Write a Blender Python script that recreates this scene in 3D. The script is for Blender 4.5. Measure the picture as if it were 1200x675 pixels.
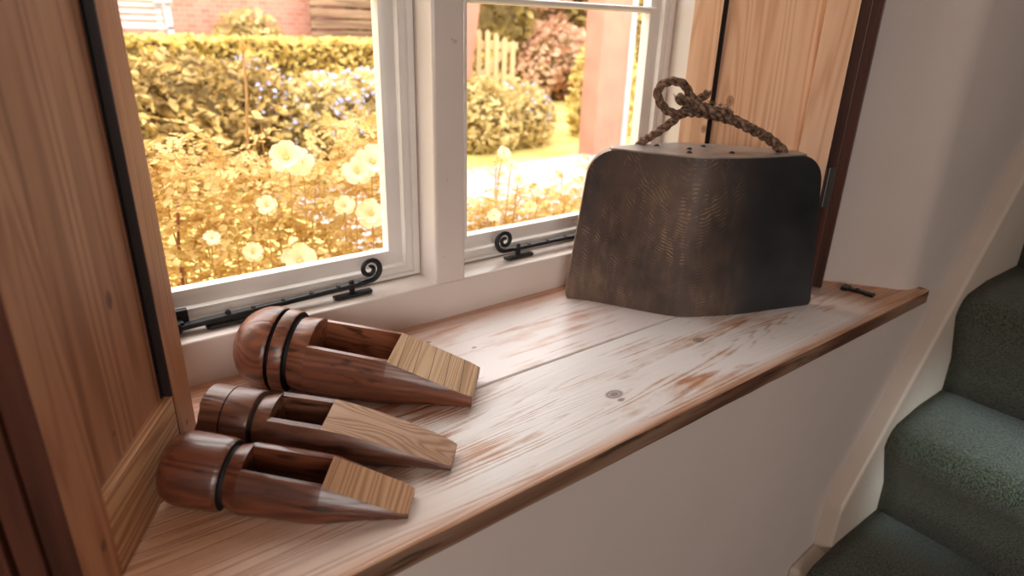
import bpy, bmesh, math, random
import numpy as np
from mathutils import Vector, Matrix
for o in list(bpy.data.objects): bpy.data.objects.remove(o)
S = bpy.context.scene; COL = S.collection
R_ = math.radians
# ------------------------------------------------------------------ camera, light, exposure
cam = bpy.data.objects.new('camera', bpy.data.cameras.new('camera')); COL.objects.link(cam)
RM = Matrix(((0.79550359, -0.60534453, 0.02705634), (0.20636431, 0.31263159, 0.92718674), (-0.56972609, -0.73199692, 0.37362106)))
cam.matrix_world = Matrix.Translation((0, 0, .5)) @ RM.transposed().to_4x4()
cam.data.sensor_width = 36; cam.data.lens = 22.45; cam.data.clip_start = .02; cam.data.clip_end = 200
cam.data.dof.use_dof = True; cam.data.dof.focus_distance = .98; cam.data.dof.aperture_fstop = 3.6
S.camera = cam
S.view_settings.view_transform = 'Standard'; S.view_settings.look = 'None'
S.view_settings.exposure = .22; S.view_settings.gamma = 1; S.view_settings.use_curve_mapping = False
W = bpy.data.worlds.new('world'); S.world = W; W.use_nodes = True
WN = W.node_tree.nodes; WB = WN['Background']
WB.inputs['Color'].default_value = (1, .98, .955, 1); WB.inputs['Strength'].default_value = 3.7
def light(name, kind, loc, aim, energy, color, **k):
    d = bpy.data.lights.new(name, kind); d.energy = energy; d.color = color
    for a, b in k.items(): setattr(d, a, b)
    o = bpy.data.objects.new(name, d); COL.objects.link(o); o.location = loc
    o.rotation_euler = (Vector(aim) - Vector(loc)).to_track_quat('-Z', 'Y').to_euler(); return o
light('sun', 'SUN', (-6, -3, 9), (2, 4, 0), 2.0, (1, .95, .86), angle=R_(3))
light('rear_fill_light', 'AREA', (-.9, -2.1, .75), (.6, .8, 0), 28, (1, .925, .87), shape='RECTANGLE', size=1.3, size_y=1.1)  # unseen fill lamp added behind the camera; the rear wall has no window
light('added_stair_spot', 'SPOT', (.5, -2.0, 1.5), (1.53, .16, -.27), 330, (.78, .97, 1), spot_size=R_(7.5), spot_blend=.8, shadow_soft_size=.12)  # unseen spot added to make the bright patch on the stair carpet

# ------------------------------------------------------------------ helpers
def lin(c): return tuple(((x/255)/12.92 if x/255 <= .04045 else ((x/255+.055)/1.055)**2.4) for x in c)+(1,)
def new_mat(name, rough=.5, spec=.5, metal=0):
    m = bpy.data.materials.new(name); m.use_nodes = True
    nt = m.node_tree; b = nt.nodes['Principled BSDF']
    b.inputs['Roughness'].default_value = rough; b.inputs['Specular IOR Level'].default_value = spec; b.inputs['Metallic'].default_value = metal
    return m, nt, b
def N(nt, t, **k):
    n = nt.nodes.new(t)
    for a, v in k.items():
        if a.startswith('i_'): n.inputs[int(a[2:]) if a[2:].isdigit() else a[2:].replace('_', ' ')].default_value = v
        else: setattr(n, a, v)
    return n
def L(nt, a, ao, b, bi): nt.links.new(a.outputs[ao], b.inputs[bi])
def ramp(nt, stops):
    r = nt.nodes.new('ShaderNodeValToRGB'); e = r.color_ramp.elements
    while len(e) < len(stops): e.new(.5)
    for i, (p, c) in enumerate(stops): e[i].position = p; e[i].color = c if len(c) == 4 else lin(c)
    return r
def coords(nt, scale=(1,1,1), rot=(0,0,0)):
    tc = N(nt, 'ShaderNodeTexCoord'); mp = N(nt, 'ShaderNodeMapping'); mp.inputs['Scale'].default_value = scale; mp.inputs['Rotation'].default_value = rot
    L(nt, tc, 'Object', mp, 'Vector'); return tc, mp
def mix(nt, fac, a, b, mode='MIX'):
    m = N(nt, 'ShaderNodeMix', data_type='RGBA', blend_type=mode)
    for s, v in ((0, fac), (6, a), (7, b)):
        if isinstance(v, tuple) and len(v) == 2 and hasattr(v[0], 'outputs'): nt.links.new(v[0].outputs[v[1]], m.inputs[s])
        else: m.inputs[s].default_value = v
    return m
def bump(nt, b, src, out, strength=.3, dist=.002):
    bp = N(nt, 'ShaderNodeBump'); bp.inputs['Strength'].default_value = strength; bp.inputs['Distance'].default_value = dist
    nt.links.new(src.outputs[out], bp.inputs['Height']); L(nt, bp, 0, b, 'Normal'); return bp
def math_(nt, op, a, b=None, c=None, clamp=False):
    n = N(nt, 'ShaderNodeMath', operation=op); n.use_clamp = clamp
    for i, v in enumerate((a, b, c)):
        if v is None: continue
        if isinstance(v, tuple): nt.links.new(v[0].outputs[v[1]], n.inputs[i])
        else: n.inputs[i].default_value = v
    return n
def wood(name, dark, mid, light_, axis='x', freq=55, rough=.45, spec=.4, knots=(), wash=None, seed=0., stretch=.05, contrast=1., fig=1., bmp=.25, crack=False, origin=(0, 0, 0), coat=0, cuts=None):
    """long-grain wood: axis is the direction of the grain"""
    m, nt, b = new_mat(name, rough, spec)
    st = {'x': (stretch, 1, 1), 'y': (1, stretch, 1), 'z': (1, 1, stretch)}[axis]
    tc0 = N(nt, 'ShaderNodeTexCoord'); tc = N(nt, 'ShaderNodeVectorMath', operation='ADD'); L(nt, tc0, 'Object', tc, 0); tc.inputs[1].default_value = origin
    mp = N(nt, 'ShaderNodeMapping'); mp.inputs['Scale'].default_value = st; L(nt, tc, 0, mp, 0); mp.inputs['Location'].default_value = (seed, seed*1.7, seed*.6)
    n1 = N(nt, 'ShaderNodeTexNoise'); n1.inputs['Scale'].default_value = 7*fig; n1.inputs['Detail'].default_value = 3; L(nt, mp, 0, n1, 'Vector')
    rings = math_(nt, 'MULTIPLY', (n1, 'Fac'), freq)
    for kx, ky, kz, rad in knots:          # rings run round each knot
        d = N(nt, 'ShaderNodeVectorMath', operation='DISTANCE')
        mk = N(nt, 'ShaderNodeMapping'); mk.vector_type = 'TEXTURE'
        sc = {'x': (3., 1, 1), 'y': (1, 3., 1), 'z': (1, 1, 3.)}[axis]
        mk.inputs['Location'].default_value = (kx, ky, kz); mk.inputs['Scale'].default_value = tuple(s*rad for s in sc)
        L(nt, tc, 0, mk, 'Vector'); L(nt, mk, 0, d, 0); d.inputs[1].default_value = (0, 0, 0)
        g = math_(nt, 'DIVIDE', 2.2, (math_(nt, 'ADD', (d, 'Value'), .6), 0))
        rings = math_(nt, 'ADD', (rings, 0), (g, 0))
    s = math_(nt, 'SINE', (math_(nt, 'MULTIPLY', (rings, 0), 1.), 0))
    s = math_(nt, 'MULTIPLY_ADD', (s, 0), .5, .5)
    sharp = math_(nt, 'POWER', (s, 0), 1.8)
    _, mf = coords(nt, tuple(v if v < 1 else 1 for v in st)); nf = N(nt, 'ShaderNodeTexNoise'); nf.inputs['Scale'].default_value = 160; nf.inputs['Detail'].default_value = 2; L(nt, mf, 0, nf, 'Vector')
    _, mb = coords(nt, tuple(v*4 if v < 1 else 1 for v in st)); nb = N(nt, 'ShaderNodeTexNoise'); nb.inputs['Scale'].default_value = 9; nb.inputs['Detail'].default_value = 3; L(nt, mb, 0, nb, 'Vector')
    f = math_(nt, 'MULTIPLY', (sharp, 0), .55*contrast)
    f = math_(nt, 'ADD', (f, 0), (math_(nt, 'MULTIPLY', (nf, 'Fac'), .35), 0))
    f = math_(nt, 'ADD', (f, 0), (math_(nt, 'MULTIPLY_ADD', (nb, 'Fac'), .7, -.3), 0), clamp=True)
    rp = ramp(nt, [(.05, light_), (.42, mid), (.95, dark)]); L(nt, f, 0, rp, 0)
    col = (rp, 0)
    if wash:                                # worn limewash left in patches
        wc, amt, lo, hi = wash
        mw = N(nt, 'ShaderNodeMapping'); mw.inputs['Scale'].default_value = (1.3, 3.4, 3); L(nt, tc, 0, mw, 0); nw = N(nt, 'ShaderNodeTexNoise'); nw.inputs['Scale'].default_value = 3.2; nw.inputs['Detail'].default_value = 6; nw.inputs['Roughness'].default_value = .62; L(nt, mw, 0, nw, 'Vector')
        fw = math_(nt, 'SUBTRACT', (nw, 'Fac'), (math_(nt, 'MULTIPLY', (sharp, 0), .10), 0))
        rw = ramp(nt, [(lo, (0, 0, 0, 1)), (hi, (1, 1, 1, 1))]); L(nt, fw, 0, rw, 0)
        # worn off along the front edge
        sep = N(nt, 'ShaderNodeSeparateXYZ'); L(nt, tc, 0, sep, 0)
        mr = N(nt, 'ShaderNodeMapRange'); mr.inputs[1].default_value = .466; mr.inputs[2].default_value = .492; L(nt, sep, 'Y', mr, 0)
        mr2 = N(nt, 'ShaderNodeMapRange'); mr2.inputs[1].default_value = .935; mr2.inputs[2].default_value = .86; L(nt, sep, 'Y', mr2, 0)
        mr3 = N(nt, 'ShaderNodeMapRange'); mr3.inputs[1].default_value = 1.36; mr3.inputs[2].default_value = 1.2; L(nt, sep, 'X', mr3, 0)
        mr4 = N(nt, 'ShaderNodeMapRange'); mr4.inputs[1].default_value = .08; mr4.inputs[2].default_value = .38; L(nt, sep, 'X', mr4, 0)  # thins the wash towards the left end, painting in the brown shade there
        k = math_(nt, 'MULTIPLY', (rw, 0), (mr, 0)); k = math_(nt, 'MULTIPLY', (k, 0), (mr2, 0)); k = math_(nt, 'MULTIPLY', (k, 0), (mr3, 0)); k = math_(nt, 'MULTIPLY', (k, 0), (mr4, 0)); k = math_(nt, 'MULTIPLY', (k, 0), amt)
        col = (mix(nt, (k, 0), col, lin(wc)), 2)
    for kx, ky, kz, rad in knots:
        d = N(nt, 'ShaderNodeVectorMath', operation='LENGTH')
        mk = N(nt, 'ShaderNodeMapping'); mk.vector_type = 'TEXTURE'
        mk.inputs['Location'].default_value = (kx, ky, kz); sc = {'x': (1.5, 1, 1), 'y': (1, 1.5, 1), 'z': (1, 1, 1.5)}[axis]; mk.inputs['Scale'].default_value = tuple(v*rad for v in sc)
        L(nt, tc, 0, mk, 'Vector'); L(nt, mk, 0, d, 0)
        rk = ramp(nt, [(.35, (.75, .75, .75, 1)), (.5, (.35, .35, .35, 1)), (.62, (.8, .8, .8, 1)), (.95, (0, 0, 0, 1))]); L(nt, math_(nt, 'MULTIPLY', (d, 'Value'), .8), 0, rk, 0)
        col = (mix(nt, (rk, 0), col, lin(tuple(v*.62 for v in dark))), 2)
    if crack:
        _, mcr = coords(nt, tuple(v*2 if v < 1 else 1 for v in st)); v = N(nt, 'ShaderNodeTexNoise'); v.inputs['Scale'].default_value = 70; v.inputs['Detail'].default_value = 4; L(nt, mcr, 0, v, 'Vector')
        rc = ramp(nt, [(.34, (1, 1, 1, 1)), (.42, (0, 0, 0, 1))]); L(nt, v, 'Fac', rc, 0)
        col = (mix(nt, (math_(nt, 'MULTIPLY', (rc, 0), .7), 0), col, lin(tuple(x*.35 for x in dark))), 2)
    if cuts:                                # thin drying cracks across the sawn face
        sp = N(nt, 'ShaderNodeSeparateXYZ'); L(nt, tc, 0, sp, 0)
        fr = math_(nt, 'FRACT', (math_(nt, 'DIVIDE', (math_(nt, 'ADD', (sp, 'X'), (math_(nt, 'MULTIPLY', (sp, 'Y'), .06), 0)), 0), cuts), 0))
        rr_ = ramp(nt, [(.0, (1, 1, 1, 1)), (.035, (1, 1, 1, 1)), (.055, (0, 0, 0, 1))]); L(nt, fr, 0, rr_, 0)
        col = (mix(nt, (math_(nt, 'MULTIPLY', (rr_, 0), .85), 0), col, lin((60, 36, 24))), 2)
    b.inputs['Coat Weight'].default_value = coat; b.inputs['Coat Roughness'].default_value = .25
    nt.links.new(col[0].outputs[col[1]], b.inputs['Base Color'])
    hh = math_(nt, 'ADD', (math_(nt, 'MULTIPLY', (sharp, 0), -.5), 0), (nf, 'Fac')); bump(nt, b, hh, 0, bmp, .0012)
    rr = math_(nt, 'MULTIPLY_ADD', (nb, 'Fac'), .3, rough-.15); L(nt, rr, 0, b, 'Roughness')
    return m
def paint(name, c, rough=.35, var=.06, sc=6, dirt=None, bmp=.08):
    m, nt, b = new_mat(name, rough, .5)
    _, mp = coords(nt); n = N(nt, 'ShaderNodeTexNoise'); n.inputs['Scale'].default_value = sc; n.inputs['Detail'].default_value = 5; L(nt, mp, 0, n, 'Vector')
    c2 = tuple(v*(1-var) for v in c); r = ramp(nt, [(.3, c2), (.7, c)]); L(nt, n, 'Fac', r, 0); col = (r, 0)
    if dirt:
        nd = N(nt, 'ShaderNodeTexNoise'); nd.inputs['Scale'].default_value = 45; nd.inputs['Detail'].default_value = 3; L(nt, mp, 0, nd, 'Vector')
        rd = ramp(nt, [(.71, (0, 0, 0, 1)), (.76, (1, 1, 1, 1))]); L(nt, nd, 'Fac', rd, 0)
        col = (mix(nt, (rd, 0), col, lin(dirt)), 2)
    nt.links.new(col[0].outputs[col[1]], b.inputs['Base Color'])
    n2 = N(nt, 'ShaderNodeTexNoise'); n2.inputs['Scale'].default_value = 60; L(nt, mp, 0, n2, 'Vector'); bump(nt, b, n2, 'Fac', bmp, .002)
    return m
def leafmat(name, c1, c2, trans=.35, rough=.5, sc=9):
    m, nt, b = new_mat(name, rough, .3)
    _, mp = coords(nt); n = N(nt, 'ShaderNodeTexNoise'); n.inputs['Scale'].default_value = sc; n.inputs['Detail'].default_value = 4; L(nt, mp, 0, n, 'Vector')
    r = ramp(nt, [(.36, c1), (.62, c2)]); L(nt, n, 'Fac', r, 0); L(nt, r, 0, b, 'Base Color')
    t = N(nt, 'ShaderNodeBsdfTranslucent'); L(nt, r, 0, t, 'Color'); ms = N(nt, 'ShaderNodeMixShader'); ms.inputs[0].default_value = trans
    out = nt.nodes['Material Output']; L(nt, b, 0, ms, 1); L(nt, t, 0, ms, 2); L(nt, ms, 0, out, 'Surface'); return m

def root(name, loc, label, cat, group=None, rz=0):
    o = bpy.data.objects.new(name, None); COL.objects.link(o); o.location = loc; o.rotation_euler.z = rz; o.empty_display_size = .05
    o['label'] = label; o['category'] = cat
    if group: o['group'] = group
    return o
def tag(o, label, cat, group=None, kind=None):
    o['label'] = label; o['category'] = cat
    if group: o['group'] = group
    if kind: o['kind'] = kind
    return o
def wloc(p):
    v = Vector((0, 0, 0))
    while p is not None: v = v + p.location; p = p.parent
    return v
def mesh_obj(name, verts, faces, mats, parent=None, smooth=False, mi=None, local=False, fix=False, bevel=0, sharp=None, loc=None):
    me = bpy.data.meshes.new(name)
    off = Vector((0, 0, 0)) if (local or (parent is None and loc is None)) else (wloc(parent) if parent is not None else Vector(loc))
    me.from_pydata([tuple(Vector(v)-off) for v in verts], [], faces)
    if not isinstance(mats, (list, tuple)): mats = [mats]
    for m in mats: me.materials.append(m)
    if mi: me.polygons.foreach_set('material_index', mi)
    if fix or bevel:
        bm = bmesh.new(); bm.from_mesh(me)
        if fix: bmesh.ops.remove_doubles(bm, verts=bm.verts, dist=1e-6)
        bmesh.ops.recalc_face_normals(bm, faces=bm.faces)
        if bevel:
            es = [e for e in bm.edges if len(e.link_faces) == 2 and e.calc_face_angle(0) > .5]
            bmesh.ops.bevel(bm, geom=es, offset=bevel, segments=2, affect='EDGES', profile=.6)
        bm.to_mesh(me); bm.free()
    if smooth: me.polygons.foreach_set('use_smooth', [True]*len(me.polygons))
    if sharp is not None:
        me.polygons.foreach_set('use_smooth', [True]*len(me.polygons)); me.set_sharp_from_angle(angle=R_(sharp))
    o = bpy.data.objects.new(name, me); COL.objects.link(o)
    if parent is not None: o.parent = parent
    elif loc is not None: o.location = loc
    return o
class MB:
    def __init__(s): s.v = []; s.f = []; s.m = []
    def add(s, v, f, mi=0):
        n = len(s.v); s.v += [tuple(p) for p in v]; s.f += [tuple(i+n for i in q) for q in f]; s.m += [mi]*len(f); return s
    def box(s, a, b, mi=0, mat=None):
        (x0, y0, z0), (x1, y1, z1) = a, b
        v = [Vector(p) for p in ((x0,y0,z0),(x1,y0,z0),(x1,y1,z0),(x0,y1,z0),(x0,y0,z1),(x1,y0,z1),(x1,y1,z1),(x0,y1,z1))]
        if mat: v = [mat @ p for p in v]
        return s.add(v, [(0,3,2,1),(4,5,6,7),(0,1,5,4),(1,2,6,5),(2,3,7,6),(3,0,4,7)], mi)
    def prism(s, poly, z0, z1, mi=0):
        n = len(poly); v = [(x, y, z0) for x, y in poly]+[(x, y, z1) for x, y in poly]
        f = [tuple(range(n))[::-1], tuple(range(n, 2*n))]+[(i, (i+1) % n, n+(i+1) % n, n+i) for i in range(n)]
        return s.add(v, f, mi)
    def sweep_y(s, poly, y0, y1, mi=0):      # polygon in x,z swept along y
        n = len(poly); v = [(x, y0, z) for x, z in poly]+[(x, y1, z) for x, z in poly]
        f = [tuple(range(n)), tuple(range(n, 2*n))[::-1]]+[(i, n+i, n+(i+1) % n, (i+1) % n) for i in range(n)]
        return s.add(v, f, mi)
    def sweep_x(s, poly, x0, x1, mi=0):      # polygon in y,z swept along x
        n = len(poly); v = [(x0, y, z) for y, z in poly]+[(x1, y, z) for y, z in poly]
        f = [tuple(range(n))[::-1], tuple(range(n, 2*n))]+[(i, (i+1) % n, n+(i+1) % n, n+i) for i in range(n)]
        return s.add(v, f, mi)
    def tube(s, pts, r, seg=8, cap=True, mi=0, flat=None):
        pts = [Vector(p) for p in pts]; n = len(pts); rr = r if isinstance(r, (list, tuple)) else [r]*n
        up = Vector((.3, .2, 1)).normalized(); v = []; pu = None
        for i, p in enumerate(pts):
            t = (pts[min(i+1, n-1)]-pts[max(i-1, 0)])
            t = t.normalized() if t.length > 0 else Vector((0, 0, 1))
            if pu is None: a = t.cross(up); a = a.normalized() if a.length > 1e-3 else t.cross(Vector((1, 0, 0))).normalized()
            else: a = (pu - t*pu.dot(t)).normalized()
            pu = a; c = t.cross(a)
            for k in range(seg):
                th = 2*math.pi*k/seg; v.append(p+a*math.cos(th)*rr[i]+c*math.sin(th)*rr[i])
        f = [(i*seg+k, i*seg+(k+1) % seg, (i+1)*seg+(k+1) % seg, (i+1)*seg+k) for i in range(n-1) for k in range(seg)]
        if cap: f += [tuple(range(seg))[::-1], tuple(range((n-1)*seg, n*seg))]
        return s.add(v, f, mi)
    def obj(s, name, mats, parent=None, **k):
        return mesh_obj(name, s.v, s.f, mats, parent, mi=s.m, **k)
def structure(o): o['kind'] = 'structure'; return o
def ngon_arc(cx, cy, r, a0, a1, n): return [(cx+r*math.cos(R_(a0+(a1-a0)*i/n)), cy+r*math.sin(R_(a0+(a1-a0)*i/n))) for i in range(n+1)]

# ------------------------------------------------------------------ materials
M_plaster = paint('plaster', (214, 200, 192), .75, .05, 2.5, bmp=.25)
M_ceiling = paint('ceiling_paint', (225, 218, 208), .8, .03)
M_white = paint('white_gloss_paint', (232, 219, 210), .24, .04, 5, dirt=(205, 180, 165))
M_bead = paint('white_bead_paint', (238, 232, 226), .3, .05, 9)
M_strpaint = paint('cream_stringer_paint', (206, 190, 176), .4, .05, 5)
M_floor = wood('floor_boards', (60, 40, 28), (95, 66, 45), (125, 92, 66), 'x')
M_sill = wood('limewashed_pine', (168, 112, 80), (202, 150, 116), (222, 176, 142), 'x', freq=330, rough=.40, spec=.55, stretch=.045, origin=(.5, .7, 0),
              knots=((.633, .557, 0, .010), (.89, .60, 0, .008), (.60, .74, 0, .005), (.63, .54, 0, .004)), wash=((246, 240, 238), .95, .29, .45), contrast=.9, fig=1.0, bmp=.4)
M_sillB = wood('limewashed_pine_back', (168, 108, 80), (206, 150, 120), (226, 178, 150), 'x', freq=120, rough=.36, spec=.6, stretch=.05, origin=(.5, .7, 0),
               knots=((.49, .86, 0, .004), (.545, .80, 0, .003)), wash=((244, 234, 231), .95, .27, .46), contrast=.6, seed=3.1, bmp=.2)
M_silledge = wood('worn_sill_edge', (70, 44, 32), (112, 78, 60), (150, 122, 102), 'x', freq=60, rough=.6, seed=1.3, crack=True)
M_pine = wood('waxed_pine', (134, 82, 54), (172, 116, 82), (192, 138, 102), 'z', freq=200, rough=.42, spec=.35, seed=5.2, stretch=.06, contrast=.6, knots=((.0376, -.024, .055, .0045), (.264, -.024, .037, .003)))
M_pinepanel = wood('waxed_pine_panel', (130, 80, 52), (168, 114, 82), (188, 136, 102), 'z', freq=120, rough=.42, spec=.35, seed=2.4, stretch=.07,
                   knots=((.168, -.0125, .243, .0062), (.12, -.0125, .12, .0025)), contrast=.75)
M_pinepanelR = wood('waxed_pine_panel_pale', (182, 130, 96), (216, 168, 134), (232, 190, 158), 'z', freq=170, rough=.42, spec=.35, seed=7.7, stretch=.05,
                    knots=((.235, .0125, .377, .0075),), contrast=.6)
M_pineR = wood('waxed_pine_pale', (184, 134, 102), (218, 172, 138), (234, 194, 162), 'z', freq=170, rough=.42, spec=.35, seed=9.1, stretch=.05, contrast=.6, knots=((.278, .024, .318, .0055),))
M_rail = wood('waxed_pine_rail', (136, 88, 58), (190, 138, 98), (210, 164, 122), 'x', freq=260, rough=.42, spec=.35, seed=4.4, stretch=.05)
M_edge = wood('mahogany_stained_edge', (26, 13, 9), (62, 32, 22), (98, 56, 42), 'z', freq=40, rough=.45, seed=6.1)
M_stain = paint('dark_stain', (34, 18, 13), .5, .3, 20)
M_oak = wood('turned_oak', (58, 30, 20), (124, 72, 48), (166, 106, 76), 'x', freq=190, rough=.34, spec=.6, seed=1.9, stretch=.13, crack=True, contrast=.45, coat=.5, bmp=.55)
M_oak2 = wood('turned_oak_dark', (46, 25, 18), (100, 60, 44), (144, 98, 76), 'x', freq=190, rough=.38, spec=.55, seed=8.9, stretch=.13, crack=True, contrast=.45, coat=.5, bmp=.6)
M_oak3 = wood('turned_oak_red', (40, 19, 12), (90, 46, 30), (132, 76, 52), 'x', freq=190, rough=.33, spec=.6, seed=12.4, stretch=.13, crack=True, contrast=.45, coat=.5, bmp=.6)
M_saw = wood('sawn_end_grain', (140, 94, 66), (184, 138, 102), (210, 168, 132), 'y', freq=420, rough=.6, spec=.25, seed=2.2, stretch=.03, bmp=.5, contrast=.7)
M_sawc = wood('sawn_cracked_face', (136, 98, 68), (190, 152, 114), (216, 182, 146), 'y', freq=420, rough=.6, spec=.25, seed=3.2, stretch=.03, bmp=.5, contrast=.6, cuts=.0225)
M_saw2 = wood('sawn_grain_long', (136, 96, 74), (182, 144, 118), (210, 174, 148), 'x', freq=420, rough=.55, spec=.3, seed=5.5, stretch=.04, bmp=.5, contrast=.7)
M_groove = paint('dark_groove', (24, 16, 13), .7)  # near-black, for the turned grooves of the heads
M_iron, _nt, _b = new_mat('black_iron', .38, .5, .2); _b.inputs['Base Color'].default_value = lin((32, 33, 36))
_t, _mp = coords(_nt); _n = N(_nt, 'ShaderNodeTexNoise'); _n.inputs['Scale'].default_value = 140; L(_nt, _mp, 0, _n, 'Vector'); bump(_nt, _b, _n, 'Fac', .5, .001)
M_hinge, _nt, _b = new_mat('steel_hinge', .4, .5, .8); _b.inputs['Base Color'].default_value = lin((96, 92, 88))
M_glass = bpy.data.materials.new('window_glass'); M_glass.use_nodes = True; _nt = M_glass.node_tree
for n in list(_nt.nodes):
    if n.type == 'BSDF_PRINCIPLED': _nt.nodes.remove(n)
_tr = N(_nt, 'ShaderNodeBsdfTransparent'); _gl = N(_nt, 'ShaderNodeBsdfGlossy'); _gl.inputs['Roughness'].default_value = .02
_fr = N(_nt, 'ShaderNodeFresnel'); _fr.inputs[0].default_value = 1.45; _ms = N(_nt, 'ShaderNodeMixShader')
_ge = N(_nt, 'ShaderNodeNewGeometry'); _iv = math_(_nt, 'SUBTRACT', 1., (_ge, 'Backfacing')); _fm = math_(_nt, 'MULTIPLY', (_fr, 0), (_iv, 0)); L(_nt, _fm, 0, _ms, 0); L(_nt, _tr, 0, _ms, 1); L(_nt, _gl, 0, _ms, 2); L(_nt, _ms, 0, _nt.nodes['Material Output'], 'Surface')
# carpet
M_carpet, _nt, _b = new_mat('green_carpet', .95, .15)
_t, _mp = coords(_nt); _n = N(_nt, 'ShaderNodeTexNoise'); _n.inputs['Scale'].default_value = 260; _n.inputs['Detail'].default_value = 3; L(_nt, _mp, 0, _n, 'Vector')
_r = ramp(_nt, [(.3, (30, 33, 27)), (.7, (104, 112, 92))]); L(_nt, _n, 'Fac', _r, 0); L(_nt, _r, 0, _b, 'Base Color'); bump(_nt, _b, _n, 'Fac', 1, .006)
_b.inputs['Sheen Weight'].default_value = .3
# hammered, brushed dark metal
def bell_mat():
    m, nt, b = new_mat('brushed_dark_bronze', .42, .5, .15)
    tc, mp = coords(nt); n = N(nt, 'ShaderNodeTexNoise'); n.inputs['Scale'].default_value = 4; n.inputs['Detail'].default_value = 8; n.inputs['Roughness'].default_value = .65; L(nt, mp, 0, n, 'Vector')
    r = ramp(nt, [(.33, (58, 48, 44)), (.52, (92, 76, 67)), (.72, (128, 104, 88))]); L(nt, n, 'Fac', r, 0)
    # fine curved brush scratches: narrow rings, broken up
    w = N(nt, 'ShaderNodeTexWave', wave_type='RINGS', rings_direction='SPHERICAL'); w.inputs['Scale'].default_value = 80; w.inputs['Distortion'].default_value = 11; w.inputs['Detail'].default_value = 2; w.inputs['Detail Scale'].default_value = .3; w.inputs['Detail Roughness'].default_value = .6
    _, m2 = coords(nt, (1, 1, 1)); m2.inputs['Location'].default_value = (.30, .25, -.42); L(nt, m2, 0, w, 'Vector')
    n3 = N(nt, 'ShaderNodeTexNoise'); n3.inputs['Scale'].default_value = 9; n3.inputs['Detail'].default_value = 4; L(nt, mp, 0, n3, 'Vector')
    n5 = N(nt, 'ShaderNodeTexNoise'); n5.inputs['Scale'].default_value = 75; n5.inputs['Detail'].default_value = 3; _, m5 = coords(nt, (1, 1, .35)); L(nt, m5, 0, n5, 'Vector')
    rw = ramp(nt, [(.60, (0, 0, 0, 1)), (.92, (1, 1, 1, 1))]); L(nt, w, 'Fac', rw, 0)
    r3 = ramp(nt, [(.38, (.15, .15, .15, 1)), (.60, (1, 1, 1, 1))]); L(nt, n3, 'Fac', r3, 0)
    r5 = ramp(nt, [(.46, (0, 0, 0, 1)), (.62, (1, 1, 1, 1))]); L(nt, n5, 'Fac', r5, 0)
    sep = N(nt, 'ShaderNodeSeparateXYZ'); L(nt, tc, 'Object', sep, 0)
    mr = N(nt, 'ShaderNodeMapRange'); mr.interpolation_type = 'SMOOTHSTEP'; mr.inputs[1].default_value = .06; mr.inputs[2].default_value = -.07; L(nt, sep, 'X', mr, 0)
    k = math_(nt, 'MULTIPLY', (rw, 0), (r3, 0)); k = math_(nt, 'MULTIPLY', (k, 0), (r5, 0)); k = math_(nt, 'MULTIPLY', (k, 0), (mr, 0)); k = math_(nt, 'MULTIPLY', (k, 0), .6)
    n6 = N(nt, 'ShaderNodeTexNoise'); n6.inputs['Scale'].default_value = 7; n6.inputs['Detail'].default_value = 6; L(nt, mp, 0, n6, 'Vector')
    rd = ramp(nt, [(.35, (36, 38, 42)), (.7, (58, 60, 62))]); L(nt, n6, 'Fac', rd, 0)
    dk = mix(nt, (mr, 0), (rd, 0), (r, 0))  # darker right side: partly own finish, partly the room's dark reflection put into colour
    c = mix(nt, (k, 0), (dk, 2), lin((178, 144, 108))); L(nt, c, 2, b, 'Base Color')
    n4 = N(nt, 'ShaderNodeTexNoise'); n4.inputs['Scale'].default_value = 220; L(nt, mp, 0, n4, 'Vector')
    h = math_(nt, 'ADD', (math_(nt, 'MULTIPLY', (w, 'Fac'), .12), 0), (n4, 'Fac')); bump(nt, b, h, 0, .3, .0007)
    rr = math_(nt, 'MULTIPLY_ADD', (n6, 'Fac'), .3, .28); L(nt, rr, 0, b, 'Roughness'); return m
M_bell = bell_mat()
M_belltop = paint('dull_grey_crown', (164, 152, 144), .32, .25, 20, dirt=(30, 26, 24), bmp=.2)
M_rim = paint('worn_rim', (140, 116, 92), .45, .2, 30)
def rope_mat():
    m, nt, b = new_mat('old_tarred_rope', .85, .2)
    tc, mp = coords(nt); n = N(nt, 'ShaderNodeTexNoise'); n.inputs['Scale'].default_value = 130; n.inputs['Detail'].default_value = 4; L(nt, mp, 0, n, 'Vector')
    r = ramp(nt, [(.3, (58, 42, 34)), (.52, (120, 94, 78)), (.72, (168, 140, 120))]); L(nt, n, 'Fac', r, 0); L(nt, r, 0, b, 'Base Color'); bump(nt, b, n, 'Fac', .9, .002); return m
M_rope = rope_mat()

# ------------------------------------------------------------------ room shell
ZF, ZC = -.88, 1.75
def shell(name, mb, mat, **k): return structure(mb.obj(name, mat, **k))
# front wall: right-hand pier with a rounded splayed reveal
rc = [(1.20, 1.08), (1.20, .945), (1.385, .612)]
cor = [(1.448, .528), (1.456, .513), (1.467, .502), (1.482, .494), (1.50, .490)]
pier = rc + cor + [(4.0, .49), (4.0, 1.08)]
mb = MB(); mb.prism(pier, -.035, 1.15)
mb.prism([(-2.4, .49), (4.0, .49), (4.0, 1.08), (-2.4, 1.08)], ZF, -.035)
mb.prism([(-2.4, .49), (-.27, .49), (-.24, .52), (-.06, .93), (-.06, 1.08), (-2.4, 1.08)], -.035, 1.15)
mb.prism([(-2.4, .49), (4.0, .49), (4.0, 1.08), (-2.4, 1.08)], 1.15, ZC)
shell('wall_front', mb, M_plaster, sharp=35)
mb = MB(); mb.box((-2.55, -2.5, ZF), (-2.4, 1.08, ZC)); shell('wall_left', mb, M_plaster)
mb = MB(); mb.box((4.0, -2.5, ZF), (4.15, 1.08, ZC)); shell('wall_right', mb, M_plaster)
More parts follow.
